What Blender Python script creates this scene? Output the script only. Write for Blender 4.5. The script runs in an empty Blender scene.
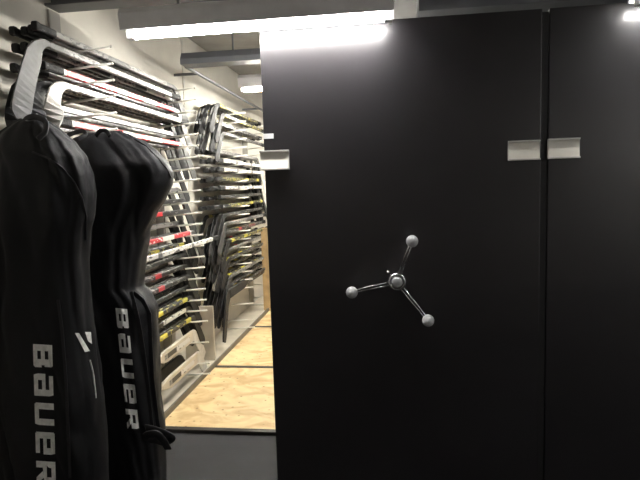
import bpy, bmesh, math, random
from mathutils import Vector, Matrix, noise
from mathutils.bvhtree import BVHTree
R = random.Random(7)
rad = math.radians
C = bpy.context.scene.collection
FPX = 536.0
CAM = Vector((0, 0, 1.5))
def cam_axes(yaw=7.65, pitch=5.7, roll=1.75):
    a, p, r = rad(yaw), rad(pitch), rad(roll)
    fwd = Vector((-math.sin(a)*math.cos(p), math.cos(a)*math.cos(p), -math.sin(p)))
    right = Vector((math.cos(a), math.sin(a), 0))
    up = right.cross(fwd)
    r2 = right*math.cos(r) - up*math.sin(r)
    u2 = up*math.cos(r) + right*math.sin(r)
    return fwd, r2, u2
FWD, RIGHT, UP = cam_axes()
def at(px, py, Y):
    """point where the sight line of a photo pixel meets the upright plane y = Y"""
    d = FWD + RIGHT*((px-320)/FPX) - UP*((py-240)/FPX)
    return CAM + d*(Y/d.y)

# ---------------------------------------------------------------- materials
def mat(name, col, rough=.5, metal=0, **k):
    m = bpy.data.materials.new(name); m.use_nodes = True
    nt = m.node_tree; b = nt.nodes['Principled BSDF']
    b.inputs['Base Color'].default_value = (*col, 1)
    b.inputs['Roughness'].default_value = rough
    b.inputs['Metallic'].default_value = metal
    for kk, v in k.get('inp', {}).items(): b.inputs[kk].default_value = v
    # procedural tonal variation + bump on every material
    tc = nt.nodes.new('ShaderNodeTexCoord')
    n = nt.nodes.new('ShaderNodeTexNoise'); n.inputs['Scale'].default_value = k.get('ns', 6)
    n.inputs['Detail'].default_value = 4
    nt.links.new(tc.outputs['Object'], n.inputs['Vector'])
    v = k.get('var', .12)
    cr = nt.nodes.new('ShaderNodeValToRGB')
    cr.color_ramp.elements[0].position = .3; cr.color_ramp.elements[1].position = .7
    cr.color_ramp.elements[0].color = (*[c*(1-v) for c in col], 1)
    cr.color_ramp.elements[1].color = (*[min(1, c*(1+v)) for c in col], 1)
    nt.links.new(n.outputs['Fac'], cr.inputs['Fac'])
    nt.links.new(cr.outputs['Color'], b.inputs['Base Color'])
    if k.get('bump'):
        n2 = nt.nodes.new('ShaderNodeTexNoise'); n2.inputs['Scale'].default_value = k.get('bs', 60)
        nt.links.new(tc.outputs['Object'], n2.inputs['Vector'])
        bp = nt.nodes.new('ShaderNodeBump'); bp.inputs['Strength'].default_value = k['bump']
        bp.inputs['Distance'].default_value = k.get('bd', .01)
        nt.links.new(n2.outputs['Fac'], bp.inputs['Height'])
        nt.links.new(bp.outputs['Normal'], b.inputs['Normal'])
    return m
def emit(name, col, s):
    m = bpy.data.materials.new(name); m.use_nodes = True
    b = m.node_tree.nodes['Principled BSDF']
    b.inputs['Base Color'].default_value = (.8, .8, .8, 1)
    b.inputs['Emission Color'].default_value = (*col, 1); b.inputs['Emission Strength'].default_value = s
    return m
M = {}
M['wall'] = mat('painted_wall', (.66, .63, .565), .75, var=.05, bump=.1)
M['ceil'] = mat('ceiling_paint', (.30, .29, .27), .85, var=.1, bump=.15)
M['floor'] = mat('grey_floor', (.028, .028, .030), .7, var=.12, bump=.05, inp={'Specular IOR Level': .25})
M['black'] = mat('black_laminate', (.0092, .0078, .0094), .42, var=.15, ns=2, bump=.04, bs=25, inp={'Specular IOR Level': .5, 'Coat Weight': .45, 'Coat Roughness': .06})
M['edge'] = mat('black_rubber', (.008, .008, .008), .6)
M['steel'] = mat('grey_steel', (.32, .32, .32), .4, .6)
M['dsteel'] = mat('dark_steel', (.16, .165, .175), .5, .3)
M['white_metal'] = mat('white_peg', (.80, .78, .72), .35)
M['upright'] = mat('upright_enamel', (.55, .53, .48), .45)
M['housing'] = mat('lamp_housing', (.85, .84, .84), .45)
M['alu'] = mat('brushed_aluminium', (.62, .61, .57), .36, .35, var=.05)
M['card'] = mat('card_insert', (.78, .76, .68), .6, var=.04)
M['label'] = mat('white_sticker', (.8, .8, .8), .6, var=.02)
M['chrome'] = mat('chrome', (.55, .55, .56), .22, 1)
M['knob'] = mat('grey_knob', (.45, .46, .47), .38)
M['hub'] = mat('dark_hub', (.05, .05, .055), .4)
M['skirt'] = mat('skirting', (.17, .15, .12), .6)
M['rail'] = mat('rail_steel', (.05, .045, .04), .45, .4)
M['wood'] = mat('pine_board', (.50, .35, .18), .6, var=.2, ns=12)
M['fabric'] = mat('black_nylon', (.0036, .0036, .0048), .62, var=.2, ns=9, bump=.35, bs=420, bd=.002, inp={'Sheen Weight': .03, 'Specular IOR Level': .3})
M['webbing'] = mat('black_webbing', (.009, .009, .011), .65, bump=.4, bs=300, bd=.002)
M['print'] = mat('pale_print', (.85, .84, .80), .6, var=.18, ns=45)
M['grey_plate'] = mat('grey_plate', (.34, .32, .29), .6)
# osb / plywood
m = bpy.data.materials.new('plywood_sheet'); m.use_nodes = True; nt = m.node_tree; b = nt.nodes['Principled BSDF']; b.inputs['Roughness'].default_value = .55
tc = nt.nodes.new('ShaderNodeTexCoord'); mp = nt.nodes.new('ShaderNodeMapping'); mp.inputs['Scale'].default_value = (2.0, 2.6, 1)
nt.links.new(tc.outputs['Object'], mp.inputs['Vector'])
n1 = nt.nodes.new('ShaderNodeTexNoise'); n1.inputs['Scale'].default_value = 2.6; n1.inputs['Detail'].default_value = 6; n1.inputs['Distortion'].default_value = 1.2
nt.links.new(mp.outputs['Vector'], n1.inputs['Vector'])
cr = nt.nodes.new('ShaderNodeValToRGB'); cr.color_ramp.elements[0].position = .35; cr.color_ramp.elements[1].position = .62
cr.color_ramp.elements[0].color = (.68, .45, .20, 1); cr.color_ramp.elements[1].color = (.92, .72, .40, 1)
nt.links.new(n1.outputs['Fac'], cr.inputs['Fac'])
vo = nt.nodes.new('ShaderNodeTexVoronoi'); vo.inputs['Scale'].default_value = 17
nt.links.new(tc.outputs['Object'], vo.inputs['Vector'])
c2 = nt.nodes.new('ShaderNodeValToRGB'); c2.color_ramp.elements[0].position = .07; c2.color_ramp.elements[1].position = .17
c2.color_ramp.elements[0].color = (.40, .26, .14, 1); c2.color_ramp.elements[1].color = (1, 1, 1, 1)
nt.links.new(vo.outputs['Distance'], c2.inputs['Fac'])
mx = nt.nodes.new('ShaderNodeMixRGB'); mx.blend_type = 'MULTIPLY'; mx.inputs[0].default_value = .8
nt.links.new(cr.outputs['Color'], mx.inputs[1]); nt.links.new(c2.outputs['Color'], mx.inputs[2]); nt.links.new(mx.outputs[0], b.inputs['Base Color'])
M['ply'] = m

def stick_mat(name, stops, accent, amt=.5, rough=.35):
    """stops: (position along the shaft 0..1, colour); accent: small print colour"""
    m = bpy.data.materials.new(name); m.use_nodes = True; nt = m.node_tree; b = nt.nodes['Principled BSDF']
    b.inputs['Roughness'].default_value = rough
    tc = nt.nodes.new('ShaderNodeTexCoord'); sp = nt.nodes.new('ShaderNodeSeparateXYZ'); nt.links.new(tc.outputs['Object'], sp.inputs[0])
    dv = nt.nodes.new('ShaderNodeMath'); dv.operation = 'DIVIDE'; dv.inputs[1].default_value = 1.5; nt.links.new(sp.outputs['Y'], dv.inputs[0])
    cr = nt.nodes.new('ShaderNodeValToRGB'); cr.color_ramp.interpolation = 'CONSTANT'
    el = cr.color_ramp.elements
    while len(el) > 1: el.remove(el[-1])
    el[0].position = stops[0][0]; el[0].color = (*stops[0][1], 1)
    for p, c in stops[1:]:
        e = el.new(p); e.color = (*c, 1)
    nt.links.new(dv.outputs[0], cr.inputs['Fac'])
    mp = nt.nodes.new('ShaderNodeMapping'); mp.inputs['Scale'].default_value = (30, 26, 70); nt.links.new(tc.outputs['Object'], mp.inputs['Vector'])
    n = nt.nodes.new('ShaderNodeTexNoise'); n.inputs['Scale'].default_value = 1; n.inputs['Detail'].default_value = 1; nt.links.new(mp.outputs[0], n.inputs['Vector'])
    th = nt.nodes.new('ShaderNodeMath'); th.operation = 'GREATER_THAN'; th.inputs[1].default_value = .5 + (1-amt)*.16; nt.links.new(n.outputs['Fac'], th.inputs[0])
    mx = nt.nodes.new('ShaderNodeMixRGB'); nt.links.new(th.outputs[0], mx.inputs[0]); nt.links.new(cr.outputs[0], mx.inputs[1]); mx.inputs[2].default_value = (*accent, 1)
    nt.links.new(mx.outputs[0], b.inputs['Base Color'])
    return m
K = (.015, .015, .016); W = (.70, .68, .65); RD = (.55, .02, .03); G = (.11, .11, .11); LG = (.27, .26, .245); Y = (.62, .55, .05); DR = (.16, .02, .02)
STY = {
 'black':        stick_mat('black_shaft', [(0, K), (.45, (.05, .05, .05)), (.5, K)], LG, .35),
 'grey':         stick_mat('grey_shaft', [(0, LG), (.4, G), (.55, LG), (.9, G)], (.08, .08, .08), .5),
 'red and white':stick_mat('red_white_shaft', [(0, W), (.10, RD), (.42, W), (.50, RD), (.64, W), (.76, RD), (.95, W)], W, .25),
 'white and red':stick_mat('white_red_shaft', [(0, W), (.30, RD), (.38, W), (.75, RD), (.86, W)], (.3, .05, .05), .3),
 'black and yellow':stick_mat('black_yellow_shaft', [(0, K), (.3, (.30, .27, .05)), (.34, K), (.6, Y), (.68, K), (.9, Y)], (.40, .36, .1), .6),
 'black and red':stick_mat('black_red_shaft', [(0, K), (.3, DR), (.48, K), (.66, RD), (.72, K)], LG, .35),
 'white':        stick_mat('white_shaft', [(0, W), (.35, G), (.38, W), (.7, G), (.74, W)], (.10, .10, .10), .3),
 'silver and black':stick_mat('silver_shaft', [(0, LG), (.25, K), (.40, LG), (.6, K), (.7, W)], K, .5),
}
M['b_black'] = mat('black_blade', (.014, .014, .015), .6, var=.3, ns=20)
M['b_grey'] = mat('grey_blade', (.055, .055, .053), .45, var=.3, ns=20)
M['b_white'] = mat('white_blade', (.55, .53, .49), .5, var=.2, ns=20)
M['grip'] = mat('black_grip_tape', (.012, .012, .012), .8, bump=.5, bs=120)
M['cream'] = mat('cream_paddle', (.60, .55, .46), .5, var=.15)
M['paddle_print'] = mat('paddle_print', (.06, .06, .06), .5)

# ---------------------------------------------------------------- mesh helpers
def link(name, bm, m, parent=None, smooth=False):
    me = bpy.data.meshes.new(name)
    bmesh.ops.recalc_face_normals(bm, faces=bm.faces)
    bm.to_mesh(me); bm.free()
    for mm in (m if isinstance(m, (list, tuple)) else [m]): me.materials.append(mm)
    if smooth:
        for p in me.polygons: p.use_smooth = True
    o = bpy.data.objects.new(name, me); C.objects.link(o)
    if parent: o.parent = parent
    return o
def bx(bm, x0, x1, y0, y1, z0, z1, bev=0):
    r = bmesh.ops.create_cube(bm, size=1)
    vs = r['verts']
    for v in vs:
        v.co = Vector((x0+(v.co.x+.5)*(x1-x0), y0+(v.co.y+.5)*(y1-y0), z0+(v.co.z+.5)*(z1-z0)))
    if bev:
        es = list({e for v in vs for e in v.link_edges})
        bmesh.ops.bevel(bm, geom=es, offset=bev, segments=2, affect='EDGES', profile=.6)
    return bm
def box(name, dims, m, parent=None, bev=0):
    return link(name, bx(bmesh.new(), *dims, bev), m, parent)
def sweep(bm, pts, sec, caps=True, up=Vector((0, 0, 1))):
    """sec: list of (a,b) offsets or a function i->list; a along side, b along up"""
    rings = []; n = len(pts)
    for i, p in enumerate(pts):
        t = (pts[min(i+1, n-1)]-pts[max(i-1, 0)]).normalized()
        s = t.cross(up)
        if s.length < 1e-4: s = t.cross(Vector((0, 1, 0)))
        s.normalize(); u = s.cross(t)
        ss = sec(i) if callable(sec) else sec
        rings.append([bm.verts.new(p+s*a+u*b) for a, b in ss])
    for r0, r1 in zip(rings, rings[1:]):
        k = len(r0)
        for j in range(k): bm.faces.new((r0[j], r0[(j+1) % k], r1[(j+1) % k], r1[j]))
    if caps:
        bm.faces.new(rings[0][::-1]); bm.faces.new(rings[-1])
    return bm
def circ(r, n=10, ry=None): return [(r*math.cos(2*math.pi*i/n), (ry or r)*math.sin(2*math.pi*i/n)) for i in range(n)]
def rrect(w, h, b):
    w /= 2; h /= 2
    return [(w, -h+b), (w, h-b), (w-b, h), (-w+b, h), (-w, h-b), (-w, -h+b), (-w+b, -h), (w-b, -h)]
def tube(bm, a, b, r, n=10): return sweep(bm, [Vector(a), Vector(b)], circ(r, n))
def lathe(bm, prof, axis_pt, n=24, axis='y'):
    """prof: (radius, distance along axis)"""
    rings = []
    for r, h in prof:
        ring = []
        for i in range(n):
            a = 2*math.pi*i/n; c, s = r*math.cos(a), r*math.sin(a)
            ring.append(bm.verts.new(Vector(axis_pt)+(Vector((c, h, s)) if axis == 'y' else Vector((c, s, h)))))
        rings.append(ring)
    for r0, r1 in zip(rings, rings[1:]):
        for j in range(n): bm.faces.new((r0[j], r0[(j+1) % n], r1[(j+1) % n], r1[j]))
    bm.faces.new(rings[0]); bm.faces.new(rings[-1][::-1])
    return bm
def empty(name, loc, label, cat, group=None):
    o = bpy.data.objects.new(name, None); C.objects.link(o); o.location = loc; o.empty_display_size = .1
    return tag(o, label, cat, group)
def tag(o, label, cat, group=None):
    o['label'] = label; o['category'] = cat
    if group: o['group'] = group
    return o
def struct(o): o['kind'] = 'structure'; return o
def smooth(o):
    for p in o.data.polygons: p.use_smooth = True
    return o

# ---------------------------------------------------------------- constants of the place
WX = -1.70          # left wall
PZ = .10            # platform surface
D = 2.40            # front of the rolling racks
YA, YB, YC, YD = 2.58, 3.73, 5.05, 6.15
TIP = -1.36; BASE = -1.655
YEND = 8.6
struct(box('floor', (-1.9, 4.5, -2.6, YEND+.1, -.1, .082), M['floor']))
struct(box('wall_left', (WX-.1, WX, -2.6, YEND+.1, 0, 2.8), M['wall']))
struct(box('wall_back', (WX, 4.5, YEND, YEND+.1, 0, 2.8), M['wall']))
struct(box('wall_front', (WX, 4.5, -2.6, -2.5, 0, 2.8), M['grey_plate']))
struct(box('ceiling', (-1.9, 4.5, -2.6, YEND+.1, 2.8, 2.9), M['ceil']))
# seams of the wall panels are a thin cover strip each
for i, yy in enumerate((1.95, 4.40)):
    struct(box('trim_%d' % (i+1), (WX, WX+.006, yy-.02, yy+.02, .1, 2.75), M['upright']))

# platform of plywood sheets between rails
RY = (2.90, 3.99, 5.2, 6.3, 7.4)
for i in range(4):
    y0, y1 = RY[i]+.03, RY[i+1]-.012
    o = box('plywood_sheet', (-1.405, 4.4, y0, y1, .083, PZ), M['ply'], None, .002)
    tag(o, ['plywood platform sheet with the open front edge, nearest the camera',
            'plywood platform sheet just behind the first dark cross rail',
            'third plywood platform sheet back, beside the far rack', 'hindmost plywood platform sheet at the end of the aisle'][i], 'plywood', 'plywood sheets of the platform')
for i in range(4):
    o = box('floor_rail', (-1.405, 4.4, RY[i]-.010, RY[i]+.028, .083, PZ+.003), M['rail'])
    tag(o, ['dark steel rail along the front edge of the plywood platform', 'dark steel rail crossing the plywood at the first joint',
            'dark steel rail at the second plywood joint', 'dark steel rail at the farthest plywood joint'][i], 'rail', 'rails in the platform')
o = box('rack_plinth', (WX+.007, -1.42, 2.48, YEND-.01, .083, .105), M['cream']); tag(o, 'low cream plinth under the left stick racks along the wall', 'plinth')
s = box('skirting_board', (-1.42, -1.407, 2.48, YEND-.01, .083, .135), M['skirt']); s.parent = o

# ---------------------------------------------------------------- rolling racks with black end panels
def end_panel_thing(xl, xr, label, holders, wheel, sticker=False):
    t = empty('mobile_rack', ((xl+xr)/2, D, 0), label, 'mobile shelving')
    o0 = Vector(t.location)
    def put(o): o.parent = t; o.matrix_parent_inverse = Matrix.Translation(-o0); return o
    zt = 2.203
    put(box('end_panel', (xl, xr, D, D+.035, .03, zt), M['black'], None, .004))
    put(box('edge_strip', (xr-.006, xr+.026, D+.006, D+.03, .05, zt-.012), M['edge']))
    put(box('base_frame', (xl+.03, xr-.03, D+.035, 7.9, PZ+.02, PZ+.14), M['dsteel']))
    put(box('top_frame', (xl+.03, xr-.03, D+.035, 7.9, 2.0, 2.05), M['dsteel']))
    put(box('spine_board', ((xl+xr)/2-.012, (xl+xr)/2+.012, D+.035, 7.9, PZ+.14, 2.0), M['upright']))
    for yy in (3.6, 4.9, 6.2, 7.5):
        put(box('post', ((xl+xr)/2-.03, (xl+xr)/2+.03, yy, yy+.04, PZ+.14, 2.0), M['upright']))
    for (hx0, hz0, hx1, hz1) in holders:
        bb = bx(bmesh.new(), hx0, hx1, D-.003, D, hz0, hz1)
        for v in bb.verts:
            if v.co.z < (hz0+hz1)/2 and v.co.y < D-.001: v.co.y = D-.019
        h = put(link('card_holder', bb, M['card']))
        b = bmesh.new(); e = .007
        bx(b, hx0-.003, hx1+.003, D-.017, D, hz1-.002, hz1+e-.002, .001)
        bx(b, hx0-.003, hx1+.003, D-.022, D, hz0-e+.002, hz0+.002, .001)
        bx(b, hx0-.003, hx0, D-.008, D, hz0, hz1); bx(b, hx1, hx1+.003, D-.008, D, hz0, hz1)
        l = link('holder_lip', b, M['alu']); l.parent = h; l['label'] = 'bright metal lip around the card holder'
    if sticker:
        a, c = at(263.5, 139, D), at(273.5, 133.5, D)
        s = put(box('sticker', (a.x, c.x, D-.0012, D, a.z, c.z), M['label'])); s['label'] = 'small blank white sticker'
    return t, put
pl = at(266, 200, D).x; pr = at(540.5, 200, D).x; p2 = at(547.5, 200, D).x
def hold(x0, y0, x1, y1):
    a, b = at(x0, y1, D), at(x1, y0, D); return (a.x, a.z, b.x, b.z)
h1 = hold(261.5, 151, 288.5, 169.5); h2 = hold(508.5, 141.2, 538.8, 159.8); h3 = hold(547.8, 139, 578.5, 158)
t1, put1 = end_panel_thing(pl, pr, 'wide black panelled rolling rack with the three-armed crank handle', [h1, h2], True, True)
t2, put2 = end_panel_thing(p2, p2+(pr-pl), 'black panelled rolling rack cut off by the right edge of the photo', [h3], False)

# crank handle
hc = at(397, 281, D-.05); hc.y = D
hw = put1(link('crank_handle', lathe(bmesh.new(), [(.030, 0), (.030, -.012), (.018, -.018), (.018, -.05), (.036, -.052), (.040, -.058), (.040, -.072), (.036, -.078), (.029, -.080), (.029, -.074), (.001, -.074)], hc, 32), M['chrome'], None, True))
hw['label'] = 'chrome three-armed crank'
cap = link('hub_cap', lathe(bmesh.new(), [(.024, -.0745), (.024, -.082), (.019, -.087), (.001, -.088)], hc, 28), M['knob'], hw, True)
ht = at(388, 272, D-.04)
lp = link('lock_pin', tube(bmesh.new(), (ht.x, D, ht.z), (ht.x, D-.045, ht.z), .007, 12), M['chrome'], hw, True)
for (kx, ky) in ((412, 241), (352, 292), (428, 320)):
    k = at(kx, ky, D-.125); h0 = Vector((hc.x, D-.065, hc.z)); dr = (k-h0); dn = dr.normalized()
    side = dn.cross(Vector((0, 1, 0))).normalized()
    b = bmesh.new()
    for s in (-1, 1):
        tube(b, h0+dn*.036+side*s*.0065, k-dn*.012+side*s*.005, .0031, 8)
    sp = link('spoke', b, M['chrome'], hw, True)
    b = bmesh.new(); bmesh.ops.create_uvsphere(b, u_segments=24, v_segments=16, radius=.0255)
    for v in b.verts: v.co = k+Vector((v.co.x*1.0, v.co.y*1.15, v.co.z*1.0))+Vector((0, -.01, 0))
    link('knob', b, M['knob'], sp, True)['label'] = 'rounded grey plastic knob'

# ---------------------------------------------------------------- ceiling fixtures
def fixture(x0, x1, y, zt, label, lit=True, ztop=2.8, s=30, col=(1, .98, .95)):
    t = empty('fluorescent_light' if lit else 'ceiling_batten', ((x0+x1)/2, y, zt), label, 'light' if lit else 'batten')
    o0 = Vector(t.location)
    def put(o): o.parent = t; o.matrix_parent_inverse = Matrix.Translation(-o0); return o
    b = bmesh.new(); w = .06
    prof = [(-.060, .010), (-.070, .075), (-.055, .100), (.055, .100), (.070, .075), (.060, .010), (.056, .010), (.040, .040), (-.040, .040), (-.056, .010)] if lit else [(-w, .028), (-w, .06), (-w*.6, .10), (w*.6, .10), (w, .06), (w, .028)]
    rg = [[b.verts.new((xx, y+a, zt+c)) for a, c in prof] for xx in (x0-.02, x1+.02)]
    n_ = len(prof)
    for j in range(n_): b.faces.new((rg[0][j], rg[0][(j+1) % n_], rg[1][(j+1) % n_], rg[1][j]))
    b.faces.new(rg[0]); b.faces.new(rg[1][::-1])
    put(link('housing', b, M['housing'] if lit else M['dsteel']))
    if lit:
        put(link('tube', tube(bmesh.new(), (x0+.02, y, zt), (x1-.02, y, zt), .0155, 16), emit('lit_tube', col, s), None, True))
        for xx in (x0, x1):
            put(box('tube_socket', (xx-.012 if xx == x0 else xx-.018, xx+.018 if xx == x0 else xx+.012, y-.02, y+.02, zt-.015, zt+.03), M['label']))
    for f in (.2, .8):
        xx = x0+(x1-x0)*f
        put(link('hanger', tube(bmesh.new(), (xx, y, zt+.1), (xx, y, ztop), .006, 8), M['dsteel']))
    return t
YL = D-.105
fl = at(131, 35, YL); fr = at(389, 18.5, YL)
fixture(fl.x, fr.x, YL, (fl.z+fr.z)/2, 'lit fluorescent tube fixture hanging in front of the black panels', s=29)
f2 = at(187, 66, 3.3)
fixture(f2.x, f2.x+1.5, 3.3, f2.z-.03, 'unlit grey ceiling batten behind the front lit tube, over the aisle', lit=False)
f3 = at(243, 90, 4.05)
fixture(f3.x+.0, f3.x+1.2, 4.05, f3.z, 'lit fluorescent fixture over the aisle, just above the far rack', s=115, col=(1, .97, .88))
fixture(f3.x+.05, f3.x+1.25, 6.0, f3.z+.02, 'hindmost lit fluorescent fixture, deep in the aisle', s=100, col=(1, .96, .86))
f5 = at(640, 1, YL)
fixture(f5.x, f5.x+1.2, YL, f5.z, 'lit fluorescent fixture at the right edge of the photo', s=12)
a = at(419, 12, 2.75)
tag(box('ceiling_duct', (a.x, 4.4, 2.75, 3.0, 2.335, 2.50), M['dsteel'], None, .004), 'grey metal duct under the ceiling above the black panels', 'duct')
fixture(3.0, 4.2, -1.4, 2.25, 'added fluorescent fill light, unseen behind the camera to the right', s=45)  # unseen fill lamp, added to lift the floor, bag fronts and black panels
# steel beam across and conduit along
bmb = bmesh.new(); bx(bmb, WX+.002, 4.4, 2.58, 2.70, 2.44, 2.452); bx(bmb, WX+.002, 4.4, 2.636, 2.644, 2.452, 2.56); bx(bmb, WX+.002, 4.4, 2.58, 2.70, 2.56, 2.572)
tag(link('steel_beam', bmb, M['dsteel']), 'grey steel beam crossing the ceiling above the black panels', 'beam')
cd = bmesh.new(); tube(cd, (-1.5, 3.95, 2.42), (-1.5, YEND-.01, 2.42), .014)
cdo = link('conduit', cd, M['dsteel']); tag(cdo, 'thin dark pipe running back high along the left wall above the far rack', 'pipe')
for yy in (4.2, 6.2, 8.0):
    link('pipe_bracket', bx(bmesh.new(), WX, -1.5, yy, yy+.012, 2.41, 2.43), M['dsteel'], cdo)
pa, pb = at(49, 22, 2.5), at(60, 5, 2.5)
o = box('wall_plate', (WX, WX+.012, 2.60, 2.69, 2.30, 2.43), M['grey_plate'], None, .003); tag(o, 'small grey plate on the left wall above the top pegs', 'wall plate')

# ---------------------------------------------------------------- wall racks with pegs
ROWS = list(range(22))+[23, 25, 26]
def zrow(k): return 2.225-.08*k          # height of a peg tip
TILT = .075                               # rise of the peg per metre of reach
def peg_z(k, x): return zrow(k)-(TIP-x)*TILT
PM = []
def peg_column(yy, label):
    t = empty('peg_upright', (BASE, yy, .105), label, 'peg rack', 'wall uprights with white pegs')
    u = bmesh.new()
    for s in (-.014, .014): bx(u, WX+.001, BASE+.012, yy+s-.004, yy+s+.004, .106, 2.30)
    bx(u, WX+.001, WX+.006, yy-.018, yy+.018, .106, 2.30)
    up = link('upright', u, M['upright'], t); up.matrix_parent_inverse = Matrix.Translation(-Vector(t.location))
    for k in ROWS:
        if not PM:
            b = bmesh.new(); L = TIP-BASE
            sweep(b, [Vector((0, 0, -L*TILT)), Vector((L, 0, 0))], circ(.0062, 8))
            bmesh.ops.create_uvsphere(b, u_segments=8, v_segments=6, radius=.0075, matrix=Matrix.Translation((L, 0, 0)))
            p = link('peg', b, M['white_metal'], None, True); PM.append(p.data)
        else:
            p = bpy.data.objects.new('peg', PM[0]); C.objects.link(p)
        p.parent = t; p.location = Vector((BASE, yy, zrow(k)-.0062))-Vector(t.location)
peg_column(YA, 'nearest wall upright of white pegs, standing behind the hanging black bags')
peg_column(YB, 'second wall upright of white pegs, to the right of the bags')
peg_column(YC, 'third wall upright of white pegs, beside the black hanging blades')
peg_column(YD, 'farthest wall upright of white pegs, half behind the black panel edge')

# ---------------------------------------------------------------- hockey sticks
SH = rrect(.021, .030, .004)
def stick_meshes(style, blade_mat, L=1.45, bl=.27, bend=52, bw=.066, ramp=.30):
    """local: butt at origin, shaft along +Y, blade turning down (-Z)"""
    b = bmesh.new(); n = 14
    sweep(b, [Vector((0, L*i/n, 0)) for i in range(n+1)], SH)
    sh = bpy.data.meshes.new('shaft'); bmesh.ops.recalc_face_normals(b, faces=b.faces); b.to_mesh(sh); b.free(); sh.materials.append(STY[style])
    b = bmesh.new(); sweep(b, [Vector((0, -.012, 0)), Vector((0, -.008, 0)), Vector((0, .008, 0)), Vector((0, .012, 0)), Vector((0, .13, 0))],
        lambda i: rrect(*((.028, .036), (.031, .039), (.031, .039), (.025, .034), (.0245, .0335))[i], .006))
    gr = bpy.data.meshes.new('grip'); bmesh.ops.recalc_face_normals(b, faces=b.faces); b.to_mesh(gr); b.free(); gr.materials.append(M['grip'])
    # blade path
    b = bmesh.new(); pts = []; p = Vector((0, L, 0)); N = 16; ang = 0; step = (bl+.09)/N
    for i in range(N+1):
        pts.append(p.copy()); f = i/N
        ang = rad(bend)*min(1, f/ramp)+rad(24)*max(0, f-ramp)
        q = Vector((0, math.cos(ang), -math.sin(ang)))*step
        p = p+q
    for i, q in enumerate(pts): q.x = .018*(i/N)**2.2
    def sec(i):
        f = i/N
        if f < .30: w = .030+(bw-.030)*(f/.30)**1.5; th = .020-.012*(f/.3)
        else: w = bw*(1 if f < .85 else math.sqrt(max(.06, 1-((f-.85)/.16)**2))); th = .008
        return rrect(th, w, min(th, w)*.3)
    sweep(b, pts, sec)
    bd = bpy.data.meshes.new('blade'); bmesh.ops.recalc_face_normals(b, faces=b.faces); b.to_mesh(bd); b.free(); bd.materials.append(blade_mat)
    for me in (sh, gr, bd):
        for pp in me.polygons: pp.use_smooth = False
    return sh, gr, bd
BM = {'black': 'b_black', 'grey': 'b_grey', 'red and white': 'b_grey', 'white and red': 'b_white', 'black and yellow': 'b_black', 'black and red': 'b_black', 'white': 'b_white', 'silver and black': 'b_grey'}
MESH = {k: stick_meshes(k, M[BM[k]]) for k in STY}
MESH['hang grey'] = stick_meshes('grey', M['b_grey'], bend=60, bw=.095, ramp=.22, bl=.34)
MESH['hang black'] = stick_meshes('black', M['b_black'], bend=84, bw=.085, ramp=.42, bl=.30)
MESH['hang white'] = stick_meshes('white', M['b_white'], bend=86, bw=.085, ramp=.42, bl=.30)
ORD = ['topmost', 'second', 'third', 'fourth', 'fifth', 'sixth', 'seventh', 'eighth', 'ninth', 'tenth', 'eleventh', 'twelfth', 'thirteenth', 'fourteenth', 'fifteenth', 'sixteenth', 'seventeenth', 'eighteenth', 'nineteenth', 'twentieth', 'twenty-first', 'twenty-second', '', 'twenty-third', '', 'twenty-fourth', 'lowest']
COL = ['innermost', 'second from the wall', 'middle', 'second from the aisle', 'outermost']
def stick(style, x, k, y0, toward, rackname, slot, roll=0, dz=0, pitch=0, label=None):
    """toward = +1: butt nearest the camera, blade far; -1: blade nearest the camera"""
    o = bpy.data.objects.new('hockey_stick', None); C.objects.link(o); o.empty_display_size = .05
    o.location = (x, y0, peg_z(k, x)+.0155+dz)
    o.rotation_mode = 'XYZ'
    if toward < 0: o.rotation_euler = (rad(pitch), roll, math.pi)
    else: o.rotation_euler = (rad(pitch), roll, 0)
    for nm, me in zip(('shaft', 'grip', 'blade'), MESH[style]):
        c = bpy.data.objects.new(nm, me); C.objects.link(c); c.parent = o
    st = 'tail' if toward < 0 else 'head'
    tag(o, label or '%s hockey stick, %s, %s peg row, %s rack' % (style, COL[slot], ORD[k], rackname), 'hockey stick', 'hockey sticks on the %s rack' % rackname)
    return o
SX = [-1.622, -1.582, -1.542, -1.502, -1.462]
S1 = {0: ['grey', 'silver and black', 'grey', 'grey', None], 1: ['grey', 'black', 'silver and black', None, None],
      2: ['black', 'grey', None, 'red and white', None], 3: ['grey', None, None, None, None],
      4: ['grey', None, 'black', None, None], 5: ['black', None, 'black', 'red and white', None],
      6: [None, None, None, None, None], 7: [None, 'black and red', None, None, None], 8: ['grey', None, None, None, None],
      9: ['grey', None, 'grey', None, None], 10: [None, 'silver and black', None, 'black', None],
      11: ['grey', None, None, 'black and red', None], 12: ['black', None, 'grey', None, None],
      13: ['black', 'black and red', None, 'black', 'red and white'], 14: ['black', 'silver and black', 'black', 'black and yellow', None],
      15: ['grey', 'black', 'black', None, None], 16: ['black', 'black', 'black', 'black and red', None],
      17: ['black', 'grey', 'black', 'black and red', None], 18: ['black', 'black', None, 'black', None],
      19: ['black', 'black', 'black and yellow', 'black and yellow', None], 20: ['grey', 'black', None, 'silver and black', None],
      21: ['black', 'black', 'black', 'black and yellow', None]}
for k, row in S1.items():
    for j, st in enumerate(row):
        if not st: continue
        off = .010 if k % 2 else -.010
        stick(st, SX[j]+off, k, 2.25+R.uniform(-.03, .04)+(.05 if k in (4, 6, 7) else 0), 1, 'near', j, roll=rad(R.uniform(-1.5, 1.5)))
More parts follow.
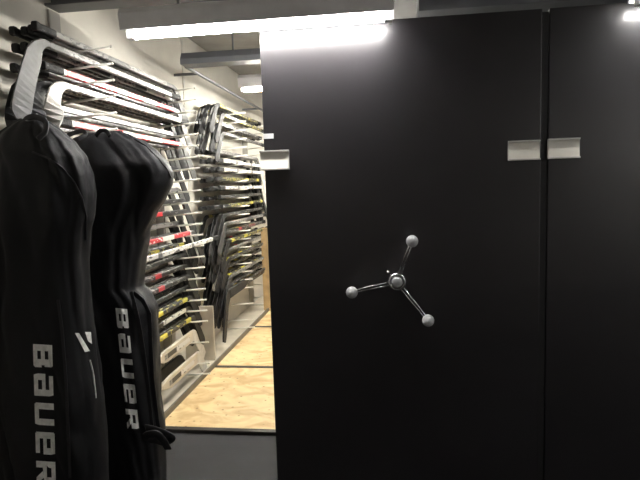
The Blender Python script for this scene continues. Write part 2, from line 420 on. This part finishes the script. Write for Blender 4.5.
# sticks lying the other way round: blades near the camera
for (st, x, k, y0, lab) in (('hang grey', -1.475, 1, 3.70, 'grey hockey stick with its broad blade curving down at the upper left corner'),
                       ('hang black', -1.56, 3, 3.70, 'black hockey stick, its curved blade farthest left above the left bag'),
                       ('hang white', -1.465, 3, 3.81, 'white hockey stick with its white blade curving down above the bags'),
                       ('hang black', -1.512, 3, 3.76, 'black hockey stick whose blade hangs just behind the white blade')):
    stick(st, x, k, y0, -1, 'near', 0, label=lab)
stick('white', -1.385, 14, 4.12, -1, 'near', 4, label='long white hockey stick on the peg tips, its end poking out beyond the second upright')
FAR = ['black', 'grey', 'silver and black', 'black and yellow', 'black', 'black and red', 'grey', 'black and yellow', 'black', 'white']
for k in range(0, 22):
    for j in range(5):
        near_butt = 5 <= k <= 11
        if k in (1, 3) and j < 4: continue
        if k in (4,): continue
        if near_butt and R.random() < .45: continue
        if not near_butt and k > 4 and R.random() < .12: continue
        if k < 4: st = R.choice(['black', 'black', 'black and yellow']) if j < 4 else R.choice(['black and yellow', 'black'])
        elif near_butt: st = R.choice(['white', 'silver and black', 'grey', 'black and yellow', 'black'])
        else: st = R.choice(FAR if j < 3 else FAR[:-1])
        off = .010 if k % 2 else -.010
        if near_butt: stick(st, SX[j]+off, k, 4.46+R.uniform(-.08, .08), 1, 'far', j, roll=rad(R.uniform(-1.5, 1.5)))
        else: stick(st, SX[j]+off, k, 6.10+R.uniform(-.03, .06), -1, 'far', j, roll=rad(R.uniform(-1.5, 1.5)))

# goalie sticks low in the near rack
def goalie(x, y, z, label, dark=False, rot=(0, 0, 0), NB=15, bend=50):
    t = empty('goalie_stick', (x, y, z), label, 'goalie stick', 'goalie sticks low on the near rack'); t.rotation_euler = rot
    b = bmesh.new(); sweep(b, [Vector((0, 0, 0)), Vector((0, .75, 0))], SH); link('shaft', b, STY['black' if dark else 'white'], t)
    pts = [Vector((0, .75+.62*i/12, -.012*min(1, i/3))) for i in range(13)]
    b = bmesh.new(); sweep(b, pts, lambda i: rrect(.022, .030+.058*min(1, i/2.5), .006)); link('paddle', b, M['b_black' if dark else 'cream'], t)
    b = bmesh.new(); pts = []; p = Vector((0, 1.37, -.012)); 
    for i in range(NB):
        pts.append(p.copy()); a = rad(bend)*min(1, i/3); p = p+Vector((.0, math.cos(a), -math.sin(a)))*.024
    sweep(b, pts, lambda i: rrect(.014, .088 if i < NB-4 else .088*(1-((i-NB+5)/5.5)**2)**.5, .004)); link('blade', b, M['b_black' if dark else 'b_white'], t)
    if not dark: link('paddle_band', bx(bmesh.new(), .0112, .0122, .86, 1.30, -.030, .004, .0), STY['silver and black'], t)
    return t
goalie(-1.50, 2.40, peg_z(23, -1.50)+.048, 'cream goalie stick, upper of the two cream ones low on the near pegs')
goalie(-1.58, 2.30, peg_z(25, -1.58)+.048, 'black goalie stick on the low pegs, behind the cream ones', True)
goalie(-1.46, 2.36, peg_z(25, -1.46)+.048, 'cream goalie stick lying lowest beside the skirting board')
goalie(-1.44, 5.92, peg_z(21, -1.44)+.048, 'black goalie stick low on the far rack, its blade reaching down towards the plinth', True, (0, 0, math.pi), 20, 68)
tag(box('divider_board', (WX+.002, -1.45, 4.125, 4.143, .106, .56), M['cream'], None, .002), 'low cream divider board standing between the two left racks', 'board')

# wooden post behind the black panel edge
w0 = at(263.5, 300, 5.9); w1 = at(272, 300, 5.9)
o = box('wooden_post', (w0.x, w1.x+.05, 5.9, 5.98, PZ, 1.05), M['wood'], None, .003); tag(o, 'short pale wooden post on the platform beside the black panel edge', 'post')

# ---------------------------------------------------------------- bags
def interp(tab, y):
    if y <= tab[0][0]: return tab[0][1]
    for (a, p), (b, q) in zip(tab, tab[1:]):
        if y <= b:
            f = (y-a)/(b-a); f = f*f*(3-2*f)*.5+f*.5; return p+(q-p)*f
    return tab[-1][1]
def bag(name, label, Yc, left, right, ytop, ybot, depth, seed):
    """left/right: outline tables (photo row -> column) turned into real widths at distance Yc"""
    rows = 110; n = 84; rings = []; b = bmesh.new()
    zt = at(right[0][1], ytop, Yc).z; zb = .16
    prof = []
    for i in range(rows+1):
        f = i/rows; f = f**1.25
        py = ytop+(ybot-ytop)*f
        L_, R_ = at(interp(left, py), py, Yc), at(interp(right, py), py, Yc)
        prof.append(((L_.x+R_.x)/2, (R_.x-L_.x)/2, (L_.z+R_.z)/2, py))
    cx0 = prof[0][0]
    for (cx, a, z, py) in prof:
        dfac = min(1, ((py-ytop)/34+.02)**.5) if py < ytop+34 else 1
        bb = depth*dfac*(.88+.12*math.sin(py*.013+seed))
        ring = []
        for j in range(n):
            th = 2*math.pi*j/n; c, s = math.cos(th), math.sin(th)
            e = .78
            x = a*math.copysign(abs(c)**e, c); y = bb*math.copysign(abs(s)**e, s)
            q = Vector((c*1.1, s*1.1, z*1.1+seed))
            w = noise.noise(Vector((c*2.2+seed, s*2.2, z*1.6)))*.014+noise.noise(Vector((c*3.5, s*3.5+seed, z*6+c*3)))*.006+noise.noise(Vector((c*8, s*8+seed, z*9)))*.003-.010*max(0, .16-abs(noise.noise(Vector((c*1.6+seed*2, s*1.6, z*2.2+c*1.5)))))/.16
            w *= min(1, (py-ytop)/25)
            # keep the outline, fold the faces
            ring.append(b.verts.new((cx+x*(1+w*.6/max(a, .05)), Yc+y+w*1.5*s, z+.008*noise.noise(q*3))))
        rings.append(ring)
    for r0, r1 in zip(rings, rings[1:]):
        for j in range(n): b.faces.new((r0[j], r0[(j+1) % n], r1[(j+1) % n], r1[j]))
    b.faces.new(rings[0]); b.faces.new(rings[-1][::-1])
    t = empty(name, (cx0, Yc, prof[-1][2]), label, 'bag')
    body = link('body', b, M['fabric'], None, True)
    dg = [Vector(v.co) for v in body.data.vertices]; tr = BVHTree.FromPolygons(dg, [tuple(p.vertices) for p in body.data.polygons])
    inv = Matrix.Translation(-Vector(t.location))
    body.parent = t; body.matrix_parent_inverse = inv
    def put(o): o.parent = t; o.matrix_parent_inverse = inv; return o
    return t, put, tr
def onto(tr, p, off=.0025):
    d = (p-CAM).normalized()
    h = tr.ray_cast(CAM, d)
    if h[0] is None: return None
    return h[0]-d*off
# letters on a 0..1 grid, strokes as quads (x across, y up)
T = .27; H = .21
LET = {
 'B': [[(0, 0), (T, 0), (T, 1), (0, 1)], [(T, 0), (.9, 0), (.9, H), (T, H)], [(T, .40), (.88, .40), (.88, .60), (T, .60)], [(T, 1-H), (.9, 1-H), (.9, 1), (T, 1)], [(.9-T, H), (.98, H), (.98, .42), (.9-T, .42)], [(.9-T, .58), (.95, .58), (.95, 1-H), (.9-T, 1-H)], [(.9, .0), (.98, .08), (.98, H), (.9, H)], [(.9, 1-H), (.95, 1-H), (.95, .94), (.9, 1)]],
 'A': [[(.08, 1-H), (.95, 1-H), (.90, 1), (.08, 1)], [(.95-T, 0), (.95, 0), (.95, 1-H), (.95-T, 1-H)], [(0, .42), (.95-T, .42), (.95-T, .60), (.0, .60)], [(0, H), (T, H), (T, .42), (0, .42)], [(.05, 0), (.95-T, 0), (.95-T, H), (0, H)]],
 'U': [[(0, .06), (T, .06), (T, 1), (0, 1)], [(.05, 0), (.9, 0), (.95, H), (0, H)], [(.95-T, H), (.95, H), (.95, 1), (.95-T, 1)]],
 'E': [[(0, .04), (T, .04), (T, .96), (0, .96)], [(.04, 0), (.9, 0), (.9, H), (T, H)], [(T, .40), (.95, .40), (.95, .58), (T, .58)], [(.04, 1-H), (.95, 1-H), (.9, 1), (.04, 1)], [(.95-T, .58), (.95, .58), (.95, 1-H), (.95-T, 1-H)]],
 'R': [[(0, 0), (T, 0), (T, 1), (0, 1)], [(T, 1-H), (.95, 1-H), (.9, 1), (T, 1)], [(.95-T, .52), (.95, .52), (.95, 1-H), (.95-T, 1-H)], [(T, .34), (.95, .40), (.95, .54), (T, .54)], [(.42, .34), (.70, .38), (1.0, 0), (.70, 0)]],
}
def lettering(tr, Yf, p_start, p_end, height_px, parent_put, clip=480):
    """runs downwards from p_start to p_end (letter feet line), letter tops towards the right"""
    b = bmesh.new(); W_ = 'BAUER'; vx = p_end[0]-p_start[0]; vy = p_end[1]-p_start[1]
    adv = 1.0/5; 
    for i, ch in enumerate(W_):
        for quad in LET[ch]:
            NS = 4
            g = []
            for u in range(NS+1):
                for v in range(NS+1):
                    fu, fv = u/NS, v/NS
                    a0 = Vector(quad[0]).lerp(Vector(quad[1]), fu); a1 = Vector(quad[3]).lerp(Vector(quad[2]), fu)
                    q = a0.lerp(a1, fv)
                    s = (i+(q.x*.80+q.y*.06))*adv
                    px = p_start[0]+vx*s+q.y*height_px; py = p_start[1]+vy*s-q.y*height_px*.03
                    w = onto(tr, at(px, py, Yf)); g.append(b.verts.new(w) if w else None)
            for u in range(NS):
                for v in range(NS):
                    f = [g[u*(NS+1)+v], g[(u+1)*(NS+1)+v], g[(u+1)*(NS+1)+v+1], g[u*(NS+1)+v+1]]
                    if all(f): b.faces.new(f)
    o = link('lettering', b, M['print'])
    m = o.modifiers.new('s', 'SOLIDIFY'); m.thickness = .001; m.offset = 0
    o['label'] = 'pale block lettering running down the bag'
    return parent_put(o)
def strip(tr, pix, Yf, w, m, name, put, off=.004, th=.003):
    pts = [onto(tr, at(x, y, Yf), off) for x, y in pix]; pts = [p for p in pts if p]
    # resample
    out = []
    for a, c in zip(pts, pts[1:]):
        for i in range(5): out.append(a.lerp(c, i/5))
    out.append(pts[-1])
    out = [onto(tr, p, off) or p for p in out]
    b = bmesh.new(); rings = []
    for i, p in enumerate(out):
        t = (out[min(i+1, len(out)-1)]-out[max(i-1, 0)]).normalized(); s = t.cross(Vector((0, 1, 0))).normalized(); nn = s.cross(t)
        rings.append([b.verts.new(p+s*a+nn*c) for a, c in ((-w/2, -th/2), (w/2, -th/2), (w/2, th/2), (-w/2, th/2))])
    for r0, r1 in zip(rings, rings[1:]):
        for j in range(4): b.faces.new((r0[j], r0[(j+1) % 4], r1[(j+1) % 4], r1[j]))
    b.faces.new(rings[0]); b.faces.new(rings[-1][::-1])
    return put(link(name, b, m))
def patch(tr, pix, Yf, m, name, put, off=.003):
    """quad patch given by four photo corners, laid on the bag"""
    b = bmesh.new(); N = 8; g = []
    for u in range(N+1):
        for v in range(N+1):
            a = Vector(pix[0]).lerp(Vector(pix[1]), u/N).lerp(Vector(pix[3]).lerp(Vector(pix[2]), u/N), v/N)
            w = onto(tr, at(a.x, a.y, Yf), off); g.append(b.verts.new(w) if w else None)
    for u in range(N):
        for v in range(N):
            f = [g[u*(N+1)+v], g[(u+1)*(N+1)+v], g[(u+1)*(N+1)+v+1], g[u*(N+1)+v+1]]
            if all(f): b.faces.new(f)
    return put(link(name, b, m))
def loop(pts, w, th, m, name, put):
    # smooth closed-ish strap through points
    P = [Vector(p) for p in pts]; out = []
    for i in range(len(P)-1):
        p0, p1, p2, p3 = P[max(i-1, 0)], P[i], P[i+1], P[min(i+2, len(P)-1)]
        for s in range(8):
            t = s/8
            out.append(.5*((2*p1)+(-p0+p2)*t+(2*p0-5*p1+4*p2-p3)*t*t+(-p0+3*p1-3*p2+p3)*t**3))
    out.append(P[-1])
    return put(link(name, sweep(bmesh.new(), out, rrect(w, th, min(w, th)*.3), up=Vector((0, 1, .01))), m, None, True))

# bag two (behind, right)
Y2 = 2.32
L2 = [(133, 88), (138, 72), (150, 70), (175, 74), (200, 78), (260, 84), (330, 84), (400, 90), (560, 96)]
R2 = [(133, 122), (138, 133), (145, 147), (155, 158), (165, 168), (174, 172), (184, 171), (200, 164), (215, 155), (235, 148), (260, 143), (286, 140), (296, 149), (308, 155), (340, 156), (400, 158), (430, 162), (470, 163), (560, 160)]
b2, put2b, tr2 = bag('equipment_bag', 'black nylon equipment bag hanging on the right, its slumped top corner touching the pegs', Y2, L2, R2, 132, 560, .135, 3.1)
lettering(tr2, Y2-.12, (115.5, 308), (128, 434), 11.5, put2b)
strip(tr2, [(128, 135), (146, 146), (158, 158), (167, 169), (171, 178)], Y2-.02, .006, M['webbing'], 'zip_seam', put2b)
strip(tr2, [(131, 292), (138, 320), (143, 350), (148, 390), (152, 430)], Y2-.1, .020, M['webbing'], 'webbing_strap', put2b, .006, .004)
def B2(px, py, y): return at(px, py, y)
loop([B2(70, 142, 2.34), B2(68, 136, 2.33), B2(74, 133, 2.30), B2(83, 131, 2.28), B2(85, 135, 2.26), B2(78, 139, 2.24)], .020, .006, M['webbing'], 'carry_handle', put2b)
loop([B2(96, 136, 2.26), B2(100, 131, 2.25), B2(106, 131, 2.24), B2(110, 136, 2.22)], .018, .006, M['webbing'], 'carry_handle', put2b)
strip(tr2, [(133, 293), (142, 300), (149, 314), (150, 345), (152, 380), (156, 415), (158, 430)], Y2-.1, .024, M['webbing'], 'shoulder_strap', put2b, .006, .004)
# knotted strap end low on the bag
kn = loop([B2(146, 428, 2.19), B2(155, 430, 2.16), B2(166, 434, 2.15), B2(172, 438, 2.17), B2(164, 442, 2.19), B2(153, 440, 2.15), B2(146, 436, 2.14), B2(156, 434, 2.12), B2(163, 440, 2.13), B2(168, 449, 2.16)], .034, .008, M['webbing'], 'strap_knot', put2b)

# bag one (front, left)
Y1 = 2.00
L1 = [(119, 22), (124, 14), (135, 2), (150, -6), (200, -10), (300, -5), (380, 0), (480, 7), (560, 14)]
R1 = [(119, 40), (124, 50), (132, 60), (145, 73), (160, 84), (178, 90), (195, 92), (215, 91), (235, 87), (260, 85), (300, 88), (340, 92), (400, 99), (470, 104), (560, 104)]
b1, put1b, tr1 = bag('equipment_bag', 'black nylon equipment bag nearest the camera at the left edge, loop handle on top', Y1, L1, R1, 119, 560, .14, 8.7)
lettering(tr1, Y1-.13, (33, 344), (37, 490), 19, put1b)
loop([at(27, 128, Y1-.02), at(25, 121, Y1-.03), at(31, 117, Y1-.04), at(40, 118, Y1-.05), at(46, 123, Y1-.06), at(45, 132, Y1-.08), at(38, 139, Y1-.10)], .022, .007, M['webbing'], 'loop_handle', put1b)
strip(tr1, [(32, 152), (48, 158), (62, 168), (74, 182), (82, 198), (86, 216), (86, 240)], Y1-.12, .007, M['webbing'], 'zip_seam', put1b)
strip(tr1, [(58, 300), (62, 330), (66, 380), (68, 430), (70, 478)], Y1-.12, .012, M['webbing'], 'seam', put1b)
patch(tr1, [(75, 333), (79, 333), (90, 351), (85, 352)], Y1-.1, M['print'], 'side_logo', put1b)
patch(tr1, [(85, 332), (91, 332), (92, 344), (88, 341)], Y1-.1, M['print'], 'side_logo', put1b)
strip(tr1, [(90, 360), (93, 372), (95, 388), (96, 398)], Y1-.05, .005, M['print'], 'pale_piping', put1b)
# hook for bag one on the wall
hk = link('wall_hook', sweep(bmesh.new(), [Vector((WX, Y1-.03, 1.70)), Vector((at(34, 119, Y1-.03).x, Y1-.035, at(34, 119, Y1).z-.004)), Vector((at(34, 119, Y1-.03).x+.02, Y1-.035, at(34, 119, Y1).z+.012))], circ(.005, 8)), M['dsteel'], None, True)
tag(hk, 'thin steel wall hook holding the loop of the left bag', 'hook')

# ---------------------------------------------------------------- world, camera
w = bpy.data.worlds.new('World'); bpy.context.scene.world = w; w.use_nodes = True
w.node_tree.nodes['Background'].inputs[0].default_value = (1, .93, .88, 1); w.node_tree.nodes['Background'].inputs[1].default_value = .05
cam = bpy.data.cameras.new('camera'); co = bpy.data.objects.new('camera', cam); C.objects.link(co)
cam.sensor_width = 36; cam.lens = FPX/640*36; cam.clip_start = .02
mtx = Matrix((RIGHT, UP, -FWD)).transposed().to_4x4(); mtx.translation = CAM
co.matrix_world = mtx
sc = bpy.context.scene; sc.camera = co
sc.view_settings.view_transform = 'Standard'; sc.view_settings.look = 'None'; sc.view_settings.gamma = 1; sc.view_settings.exposure = 2.25
try: sc.view_settings.use_curve_mapping = False
except Exception: pass
